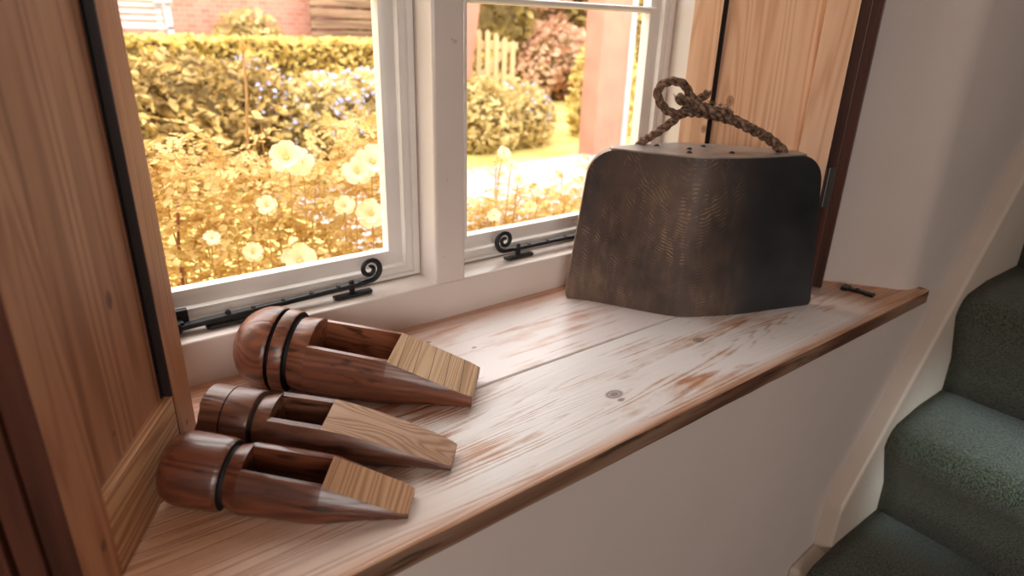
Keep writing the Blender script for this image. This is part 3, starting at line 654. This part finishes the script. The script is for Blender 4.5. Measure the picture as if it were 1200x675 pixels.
# stringer: sloping board against the wall
sx, sz = 1.318, -.485; k_ = 1.262; xe = 2.75
mb = MB(); r = .010
def strp(x, dz): return (x, sz+(x-sx)*k_+dz)
def strip(y_in, top, mbx, pts):
    pass
poly = [(sx, -.60), (sx, sz-.012), (sx+.006, sz+.006), strp(xe, .002), strp(xe, -.55)]
V = []
for (y, dz) in ((.4897, .0), (.459, .0), (.452, -.004), (.4495, -.012)):
    V += [(sx+.0, y, ZF+.002), (sx+.0, y, sz-.014+dz), (sx+.007, y, sz+.004+dz), (xe, y, sz+(xe-sx)*k_+dz), (xe, y, ZF+.002)]
n = 5; F = [(i*n+k, i*n+(k+1) % n, (i+1)*n+(k+1) % n, (i+1)*n+k) for i in range(3) for k in range(n)]+[tuple(range(n))[::-1], tuple(range(3*n, 4*n))]
mb.add(V, F); mb.obj('stringer', M_strpaint, st, sharp=50)
mb = MB(); mb.sweep_y([(1.215, ZF), (1.215, -.640), (1.222, -.630), (1.318, -.618), (1.318, ZF)], .450, .4897); mb.obj('skirting_block', M_strpaint, st, bevel=.004)

# ------------------------------------------------------------------ outdoors
GZ = -.5
M_grass = leafmat('grass_verge', (176, 158, 88), (214, 196, 120), .0, .9, 3)
M_road = paint('pale_road', (182, 164, 158), .9, .1, 3)
M_pinkwall = new_mat('pink_brick_wall', .9, .2); _m, _nt, _b = M_pinkwall; M_pinkwall = _m
_t, _mp = coords(_nt, (1, 1, 1), (R_(90), 0, 0)); _k = N(_nt, 'ShaderNodeTexBrick'); _k.inputs['Scale'].default_value = 4.2; _k.inputs['Color1'].default_value = lin((196, 140, 120)); _k.inputs['Color2'].default_value = lin((180, 122, 102)); _k.inputs['Mortar'].default_value = lin((204, 168, 150)); _k.inputs['Mortar Size'].default_value = .012
L(_nt, _mp, 0, _k, 'Vector'); L(_nt, _k, 'Color', _b, 'Base Color')
M_pinkpost = paint('pink_weathered_post', (206, 134, 112), .8, .12, 5)
M_benchw = paint('white_bench_paint', (206, 196, 190), .5)
M_gate = paint('cream_gate_paint', (206, 182, 134), .6)
M_planks = wood('weathered_planks', (92, 70, 52), (138, 108, 82), (176, 144, 112), 'x', rough=.8)
M_leafA = leafmat('rose_leaf', (206, 168, 84), (244, 228, 172), .5, .45, 14)
M_leafB = leafmat('hedge_leaf', (178, 148, 68), (244, 224, 146), .3, .6, 10)
M_leafC = leafmat('grey_shrub_leaf', (104, 78, 38), (214, 184, 116), .22, .6, 8)
M_leafD = leafmat('pale_shrub_leaf', (176, 150, 84), (232, 214, 156), .3, .6, 5)
M_leafE = leafmat('tree_leaf', (110, 92, 48), (190, 164, 96), .25, .6, 2.)
M_leafF = leafmat('copper_leaf', (172, 116, 78), (238, 200, 170), .25, .6, 2.5)
M_stem = paint('rose_stem', (196, 148, 84), .6, .2, 30); M_stemr = paint('red_stem', (146, 84, 70), .6, .2, 30)
M_core = paint('twiggy_core', (128, 104, 58), .9, .3, 9)
M_pet = leafmat('cream_petal', (255, 240, 190), (255, 250, 228), .35, .5, 20)
M_yel = paint('yellow_stamens', (246, 220, 140), .7)
M_blue = leafmat('lilac_petal', (166, 172, 226), (206, 212, 244), .3, .6, 20)
M_trunk = paint('bark', (120, 92, 66), .9, .2, 12)
def leafcloud(name, sample, n, size, mat, parent, seed=1, elong=1.7, jitter=.35):
    rg = np.random.default_rng(seed); C = np.array([sample(rg) for _ in range(n)])
    d = rg.normal(size=(n, 3)); d[:, 2] *= .6; d /= np.linalg.norm(d, axis=1)[:, None]
    u = rg.normal(size=(n, 3)); u -= (u*d).sum(1)[:, None]*d; u /= np.linalg.norm(u, axis=1)[:, None]; w = np.cross(d, u)
    s = size*(1+jitter*rg.normal(size=(n, 1))).clip(.4, 2)
    # leaf of six points folded on its midrib
    loc = [(-.5*elong, 0, 0), (-.12*elong, .42, .10), (.28*elong, .30, .08), (.5*elong, 0, -.08), (.28*elong, -.30, .08), (-.12*elong, -.42, .10)]
    V = np.stack([C+s*(a*d+b*u+c*w) for a, b, c in loc], 1).reshape(-1, 3)-np.array(wloc(parent))
    F = [q for i in range(n) for q in ((6*i, 6*i+1, 6*i+2, 6*i+3), (6*i, 6*i+3, 6*i+4, 6*i+5))]
    me = bpy.data.meshes.new(name); me.from_pydata(V.tolist(), [], F); me.materials.append(mat)
    o = bpy.data.objects.new(name, me); COL.objects.link(o); o.parent = parent; return o
def blob(name, c, r, mat, parent, seed=0, sub=3, amp=.18):
    bm = bmesh.new(); bmesh.ops.create_icosphere(bm, subdivisions=sub, radius=1)
    from mathutils import noise
    for v in bm.verts:
        k = 1+amp*noise.noise(v.co*2.2+Vector((seed*3.1, seed, 0))); v.co = Vector((v.co.x*r[0]*k+c[0], v.co.y*r[1]*k+c[1], v.co.z*r[2]*k+c[2]))-wloc(parent)
    me = bpy.data.meshes.new(name); bm.to_mesh(me); bm.free(); me.materials.append(mat); me.polygons.foreach_set('use_smooth', [True]*len(me.polygons))
    o = bpy.data.objects.new(name, me); COL.objects.link(o); o.parent = parent; return o
def ell(c, r, shell=.55):
    def f(rg):
        d = rg.normal(size=3); d /= np.linalg.norm(d); q = np.array(c)+np.array(r)*d*(shell+(1.08-shell)*rg.random()**.6)
        q[2] = max(q[2], GZ+.02); return q
    return f
mb = MB(); mb.box((-14, 1.10, GZ-.15), (30, 40, GZ)); structure(mb.obj('ground', M_grass))
mb = MB(); mb.prism([(1.2, 2.25), (3.0, 2.3), (12, 1.5), (14, 3.4), (6.2, 3.9), (4.4, 4.15), (2.6, 4.05), (1.2, 4.0)], GZ, GZ+.012); structure(mb.obj('road', M_road))

def shrub(name, c, r, n, size, leaf, label, cat='shrub', group=None, seed=1, core=.72, flowers=None):
    rt = root(name, (c[0], c[1], GZ), label, cat, group)
    blob('twigs', c, tuple(v*core for v in r), M_core, rt, seed)
    leafcloud('foliage', ell(c, r, core), n, size, leaf, rt, seed)
    if flowers:
        mat, m, fs, zmin = flowers; rg = np.random.default_rng(seed+50)
        def f(rg):
            while True:
                d = rg.normal(size=3); d /= np.linalg.norm(d)
                if d[1] < .3 and d[2] > zmin: return np.array(c)+np.array(r)*d*1.08
        leafcloud('blossom', f, m, fs, mat, rt, seed+9, 1.1)
    return rt
# middle shrubs seen through the left light
mids = [((.35, 4.3, -.10), (.42, .35, .46), M_leafC, 'grey-yellow shrub at the left edge of the view, below the clipped hedge', None),
        ((.86, 4.45, -.12), (.40, .38, .43), M_leafC, 'loose shrub left of the lilac flower spike in front of the hedge', None),
        ((1.30, 4.6, -.20), (.34, .36, .46), M_leafC, 'shrub with lilac flowers behind the tall rose stem', (M_blue, 90, .026, .2)),
        ((1.70, 4.4, -.22), (.32, .34, .40), M_leafD, 'pale shrub with lilac blue flowers low in the middle of the garden', (M_blue, 160, .026, -.3)),
        ((2.12, 4.6, -.22), (.36, .34, .40), M_leafD, 'pale lilac-flowered shrub nearest the right edge of the left window', (M_blue, 240, .026, -.3))]
for i, (c, r, lm, lb, fl) in enumerate(mids): shrub('garden_shrub', c, r, 2600, .036, lm, lb, 'shrub', None, 3+i, .74, fl)
# clipped hedge
hd = root('clipped_hedge', (1.2, 6.4, GZ), 'long clipped box hedge with a flat bright top running across the garden', 'hedge')
mb = MB(); mb.box((-1.6, 6.08, GZ), (4.3, 6.75, .34)); mb.obj('twigs', M_core, hd)
def hb(rg):
    x = rg.uniform(-1.65, 4.35)
    if rg.random() < .4: return np.array([x, rg.uniform(6.02, 6.8), .36+rg.normal()*.012])
    return np.array([x, 6.04+rg.normal()*.018, rg.uniform(GZ, .37)])
leafcloud('foliage', hb, 15000, .034, M_leafB, hd, 31)
# low pink brick wall between shrubs
bw = root('low_brick_wall', (2.5, 5.35, GZ), 'low pinkish brick wall behind the lilac-flowered shrub', 'wall')
mb = MB(); mb.box((1.9, 5.3, GZ), (3.2, 5.45, .02)); mb.obj('brickwork', M_pinkwall, bw); mb = MB(); mb.box((1.88, 5.28, .02), (3.22, 5.47, .05)); mb.obj('coping', M_pinkwall, bw, bevel=.006)
# raised terrace, bench, house wall, planks
mb = MB(); mb.box((-8, 7.0, GZ), (4.6, 9.2, 0.0)); structure(mb.obj('terrace', M_road))
bn = root('garden_bench', (.62, 7.8, 0), 'white slatted garden bench beyond the clipped hedge', 'bench')
def bar(nm, a, b): m = MB(); m.box(a, b); return m.obj(nm, M_benchw, bn, bevel=.004)
for x in (-.35, .55, 1.42): bar('back_post', (x, 7.98, 0), (x+.06, 8.04, 1.0))
for k in range(8): bar('back_slat', (-.35, 7.965, .44+k*.062), (1.48, 7.98, .475+k*.062))
bar('top_rail', (-.38, 7.955, .94), (1.52, 8.05, 1.0))
for k in range(5): bar('seat_slat', (-.35, 7.5+k*.092, .42), (1.48, 7.57+k*.092, .445))
for x in (-.35, 1.42): bar('leg', (x, 7.5, 0), (x+.06, 7.56, .66)); bar('armrest', (x-.01, 7.46, .66), (x+.07, 8.02, .70))
hs = root('house', (0, 10, 0), 'pale pink brick house wall in the background behind the bench', 'house')
mb = MB(); mb.box((-8, 9.2, 0), (4.05, 9.6, 3.4)); mb.obj('wall', M_pinkwall, hs)
mb = MB(); mb.add([(-8.2, 9.0, 3.35), (4.25, 9.0, 3.35), (4.25, 12, 5.2), (-8.2, 12, 5.2), (-8.2, 9.0, 3.45), (4.25, 9.0, 3.45), (4.25, 12, 5.3), (-8.2, 12, 5.3)], [(0,3,2,1),(4,5,6,7),(0,1,5,4),(1,2,6,5),(2,3,7,6),(3,0,4,7)]); mb.obj('roof', M_trunk, hs)
pk = root('plank_fence', (4.0, 8.9, 0), 'brown horizontal plank fence at the right end of the pink wall', 'fence')
for k in range(9): m = MB(); m.box((3.42, 8.88, .06+k*.135), (4.75, 8.92, .165+k*.135)); m.obj('plank', M_planks, pk, bevel=.004)
for x in (3.45, 4.1, 4.68): m = MB(); m.box((x, 8.92, 0), (x+.06, 8.98, 1.32)); m.obj('post', M_planks, pk)
shrub('garden_shrub', (2.55, 8.7, .28), (.42, .3, .36), 900, .05, M_leafD, 'small rounded bush growing against the pink wall', seed=41)
shrub('garden_shrub', (4.7, 8.3, .35), (.32, .3, .6), 900, .05, M_leafE, 'olive green bush beside the end of the plank fence', seed=42)
# gate, pillar and shrubs seen through the right light
gt = root('picket_gate', (3.55, 5.1, GZ), 'pale picket garden gate standing half open beyond the pale shrub', 'gate')
Mx = Matrix.Translation((3.30, 5.12, 0)) @ Matrix.Rotation(R_(-12), 4, 'Z')
for k in range(7):
    m = MB(); x = .01+k*.085; h_ = .46+.05*math.sin(k*.7); m.add([tuple(Mx @ Vector(p)) for p in ((x, 0, GZ+.06), (x+.045, 0, GZ+.06), (x+.045, .02, GZ+.06), (x, .02, GZ+.06), (x, 0, h_-.03), (x+.045, 0, h_-.03), (x+.045, .02, h_-.03), (x, .02, h_-.03), (x+.0225, 0, h_), (x+.0225, .02, h_))], [(0,3,2,1),(0,1,5,4),(1,2,6,5),(2,3,7,6),(3,0,4,7),(4,5,8),(6,7,9),(5,6,9,8),(7,4,8,9)]); m.obj('picket', M_gate, gt)
for z in (-.2, .34): m = MB(); m.box((0, .02, z), (.60, .05, z+.06), mat=Mx); m.obj('rail', M_gate, gt)
m = MB(); m.box((0, .022, 0), (.74, .048, .055), mat=Mx @ Matrix.Translation((0, 0, -.16)) @ Matrix.Rotation(R_(-43), 4, 'Y')); m.obj('brace', M_gate, gt)
gp = root('gate_post', (3.18, 4.95, GZ), 'pink leaning gate post at the left edge of the right window view', 'post')
mb = MB(); mb.add([(3.06, 4.9, GZ), (3.20, 4.9, GZ), (3.20, 5.02, GZ), (3.06, 5.02, GZ), (3.27, 4.9, .95), (3.42, 4.9, .95), (3.42, 5.02, .95), (3.27, 5.02, .95)], [(0,3,2,1),(4,5,6,7),(0,1,5,4),(1,2,6,5),(2,3,7,6),(3,0,4,7)]); mb.obj('post', M_pinkpost, gp, bevel=.008); mb = MB(); mb.box((3.24, 4.87, .95), (3.45, 5.05, 1.0)); mb.obj('cap', M_pinkpost, gp, bevel=.01)
pp = root('porch_pillar', (4.15, 4.1, GZ), 'tall pink timber pillar with a white edge board beyond the road', 'pillar')
mb = MB(); mb.box((3.97, 4.0, GZ), (4.29, 4.2, 2.0)); mb.obj('pillar', M_pinkpost, pp, bevel=.008)
mb = MB(); mb.box((4.292, 3.985, GZ), (4.345, 4.2, 2.0)); mb.obj('edge_board', M_benchw, pp, bevel=.004)
rg_ = [((3.30, 4.75, -.26), (.36, .30, .36), M_leafD, 'pale yellow shrub in front of the picket gate'),
       ((3.78, 4.85, -.30), (.36, .30, .34), M_leafD, 'pale shrub right of the picket gate, sloping towards the road'),
       ((4.35, 6.0, -.30), (.5, .4, .34), M_leafD, 'low pale shrub between the gate and the pink pillar'),
       ((4.95, 4.9, -.15), (.40, .3, .65), M_leafB, 'yellow-green shrub just right of the pink pillar')]
for i, (c, r, lm, lb) in enumerate(rg_): shrub('roadside_shrub', c, r, 2400, .036, lm, lb, 'shrub', None, 60+i, .74, (M_blue, 60, .03, .1) if i == 1 else None)
def tree(c, r, lm, lb, seed, n=2600, size=.10):
    rt = root('garden_tree', (c[0], c[1], GZ), lb, 'tree')
    m = MB(); m.tube([(c[0], c[1], GZ), (c[0]+.05, c[1], GZ+.5*(c[2]-GZ)), (c[0], c[1]+.05, c[2])], [.14, .10, .06], 8); m.obj('trunk', M_trunk, rt)
    blob('inner_crown', c, tuple(v*.8 for v in r), M_core, rt, seed, 3, .3); leafcloud('crown', ell(c, r, .7), n, size, lm, rt, seed, 1.4)
tree((5.6, 8.6, .75), (1.1, .9, 1.15), M_leafE, 'olive green tree behind the picket gate', 71)
tree((7.0, 8.3, .0), (1.0, .8, .62), M_leafF, 'low copper-pink leaved tree in the middle of the right window view', 72, 3600, .07)
tree((7.6, 10.2, 1.5), (1.6, 1.2, 1.7), M_leafF, 'tall copper-brown tree behind the copper-pink one', 73, 3200, .12)
tree((10.0, 9.2, 1.2), (1.8, 1.2, 1.8), M_leafE, 'broad olive tree at the far right beyond the pink pillar', 74, 3200, .13)
tree((4.9, 12.5, 1.8), (1.6, 1.2, 2.2), M_leafE, 'tall olive tree in the gap beside the house', 75, 2600, .15)
tree((7.2, 6.6, .1), (.8, .6, .62), M_leafC, 'small grey-green tree just left of the pink pillar', 76, 2600, .06)
tree((13.5, 12, 1.5), (3, 1.5, 2.6), M_leafE, 'large tree far off on the right, mostly behind the shutter', 77, 2600, .2)

# near rose bushes
rndr = random.Random(21)
def rose_bush(base, label, canes, leaves_per, region, flowers, seed):
    rt = root('rose_bush', base, label, 'rose bush')
    rnd = random.Random(seed); V = []; F = []; stems = MB()
    def leaflet(p, d, nrm, s):
        d = d.normalized(); u = d.cross(nrm); u = u.normalized() if u.length > 1e-4 else d.orthogonal().normalized(); w = u.cross(d)
        n = len(V)
        for a, b, c_ in ((0, 0, 0), (.25, .34, .08), (.62, .36, .07), (1, 0, -.10), (.62, -.36, .07), (.25, -.34, .08)):
            V.append(tuple(p+(d*a+u*b*1.0+w*c_)*s))
        F.append((n, n+1, n+2, n+3)); F.append((n, n+3, n+4, n+5))
    def compound(p, d, s):
        d = d.normalized(); side = d.cross(Vector((0, 0, 1))); side = side.normalized() if side.length > 1e-3 else Vector((1, 0, 0)); nrm = side.cross(d)
        droop = Vector((0, 0, -.25)); pts = [p+(d*t+droop*t*t)*s*4.2 for t in (0, .33, .62, .9)]
        stems.tube(pts, .0011, 4, cap=False)
        for t, q in zip((1, 2, 3), pts[1:]):
            for sg in (-1, 1): leaflet(q, (d*.55+side*sg+droop*rnd.uniform(-.6, 1.4)), nrm+Vector((rnd.uniform(-.9, .9), rnd.uniform(-1.2, .3), rnd.uniform(-.4, .4))), s*(1.2-.1*t))
        leaflet(pts[3], d+droop, nrm, s*1.15)
    for x, y, z in canes:
        p0 = Vector((x+rnd.uniform(-.08, .08), y+rnd.uniform(-.05, .05), GZ)); p1 = Vector((x, y, z)); q = []
        for i in range(9): t = i/8; q.append(p0.lerp(p1, t)+Vector((rnd.uniform(-.010, .010), rnd.uniform(-.01, .01), 0))*(t < 1))
        stems.tube(q, [.0045-.0028*i/8 for i in range(9)], 6)
        for k in range(leaves_per):
            t = rnd.random()**.5; i = min(7, int(t*8)); p = q[i].lerp(q[i+1], t*8-i); a = rnd.uniform(0, 2*math.pi)
            compound(p, Vector((math.cos(a), math.sin(a), rnd.uniform(-.1, .8))), rnd.uniform(.013, .022)*(1-.25*t))
    # filling side shoots in the region
    (x0, x1), (y0, y1), nfill, top = region
    for k in range(nfill):
        x, y = rnd.uniform(x0, x1), rnd.uniform(y0, y1); z = GZ+(top(x)-GZ)*rnd.random()**.55; a = rnd.uniform(0, 2*math.pi)
        compound(Vector((x, y, z)), Vector((math.cos(a), math.sin(a), rnd.uniform(-.6, 1.4))), rnd.uniform(.014, .026))
    mesh_obj('foliage', V, F, M_leafA, rt); stems.obj('stems', M_stem, rt)
    for x, y, z, s in flowers:
        kf = 1.68/y; x, y, z, s = x*kf, 1.68, .5+(z-.5)*kf, s*kf*(.95 if s > .044 else .72)
        mbp = MB(); c = Vector((x, y, z)); ax_ = Vector((rnd.uniform(-.4, .4)-.3, -.8, rnd.uniform(.2, .8))).normalized(); e1 = ax_.orthogonal().normalized(); e2 = ax_.cross(e1)
        for ring_, (np_, rad, lift) in enumerate(((5, 1., .25), (5, .72, .5))):
            for j in range(np_):
                a = 2*math.pi*(j+.5*ring_)/np_+rnd.uniform(-.15, .15); dr = e1*math.cos(a)+e2*math.sin(a); tn = e2*math.cos(a)-e1*math.sin(a)
                P = []
                for rr_, ww, ll in ((.08, .10, 0), (.45, .42, lift*.35), (.85, .50, lift*.75), (1.05, .26, lift*.9)):
                    for sg in (-1, 0, 1): P.append(c+(dr*rr_*rad+tn*ww*sg*rad+ax_*(ll+(.10 if sg else 0)))*s)
                mbp.add(P, [(r_*3+q_, r_*3+q_+1, r_*3+q_+4, r_*3+q_+3) for r_ in range(3) for q_ in range(2)])
        fo = mbp.obj('flower', M_pet, rt, smooth=True)
        m = MB(); m.tube([c+ax_*s*.02, c+ax_*s*.22], [s*.2, s*.12], 8); m.obj('stamens', M_yel, fo)
        m = MB(); m.tube([c-ax_*s*.0, c-ax_*.03+Vector((0, 0, -.05)), c-ax_*.03+Vector((0, .02, -.22))], .0018, 5); m.obj('stalk', M_stem, fo)
    return rt
rose_bush((.35, 1.95, GZ), 'yellow-leaved rose bush close outside the left window, with a tall reddish cane', [(.30, 2.0, .20), (.24, 2.1, .36), (.42, 2.15, .22), (.15, 1.95, .15), (.10, 2.1, .30), (.52, 2.2, .12), (.36, 1.9, -.02), (.20, 1.85, .02)], 36, ((-.02, .56), (1.75, 2.25), 800, lambda x: .16), [(.37, 1.82, -.05, .030), (.17, 1.85, .05, .028)], 5)
rose_bush((.85, 1.95, GZ), 'rose bush with large cream flowers near the mullion side of the left window', [(.62, 2.1, .22), (.74, 2.0, .05), (.86, 2.1, .18), (.97, 2.1, .24), (1.05, 2.0, .20), (.92, 1.95, .02), (.70, 1.85, -.08)], 34, ((.54, 1.12), (1.78, 2.25), 820, lambda x: .10 if x < .85 else .18), [(.92, 1.95, .085, .058), (.84, 1.9, .07, .046), (.64, 1.95, .125, .05), (.69, 1.98, .10, .045), (.63, 1.9, -.19, .055), (.86, 1.85, -.06, .05), (.55, 1.9, .0, .04), (.97, 1.9, -.04, .045), (.48, 1.85, -.12, .04), (.77, 1.85, -.02, .042)], 6)
rose_bush((1.62, 2.05, GZ), 'low rose bush with pale flowers close outside the right window', [(1.50, 2.05, .03), (1.40, 2.0, -.14), (1.62, 2.05, -.10), (1.78, 2.05, -.12), (1.90, 2.1, -.08), (2.05, 2.1, -.02)], 30, ((1.28, 2.3), (1.85, 2.2), 650, lambda x: -.17), [(1.495, 2.0, .055, .040), (1.535, 2.0, .005, .034), (1.56, 1.98, -.05, .03), (1.66, 1.98, -.11, .03), (1.42, 1.95, -.17, .035), (1.60, 1.95, -.16, .035), (1.83, 2.0, -.13, .03)], 7)
# the two tall single stems
for (x0, z0, x1, z1, y, lab, m_) in ((.500, GZ, .565, .425, 2.0, 'tallest thin cane with a bud at its tip, seen through the left window', M_stem), (.262, GZ, .318, .10, 1.9, 'short dark red cane with a bud left of the tall thin cane', M_stemr)):
    t = root('rose_cane', (x0, y, z0), lab, 'plant stem')
    m = MB(); pts = [Vector((x0+(x1-x0)*i/8+.003*math.sin(i*2), y, z0+(z1-z0)*i/8)) for i in range(9)]; m.tube(pts, [.0065-.003*i/8 for i in range(9)], 8); m.obj('stem', m_, t, smooth=True)
    m = MB(); p = pts[-1]; m.tube([p, p+Vector((0, 0, .008)), p+Vector((0, 0, .02)), p+Vector((.001, 0, .036))], [.004, .010, .008, .001], 8); m.obj('bud', M_leafA, t, smooth=True)

for o in bpy.data.objects:
    if o.parent is None and 'category' in o:
        g = {'turned_wooden_block': 'turned wooden blocks on the sill', 'casement_stay': 'iron casement stays', 'window_shutter': 'pine window shutters', 'garden_shrub': 'shrubs in the garden', 'roadside_shrub': 'shrubs by the road', 'garden_tree': 'trees in the background', 'rose_bush': 'rose bushes outside the window', 'rose_cane': 'tall rose canes'}.get(o.name.split('.')[0])
        if g: o['group'] = g
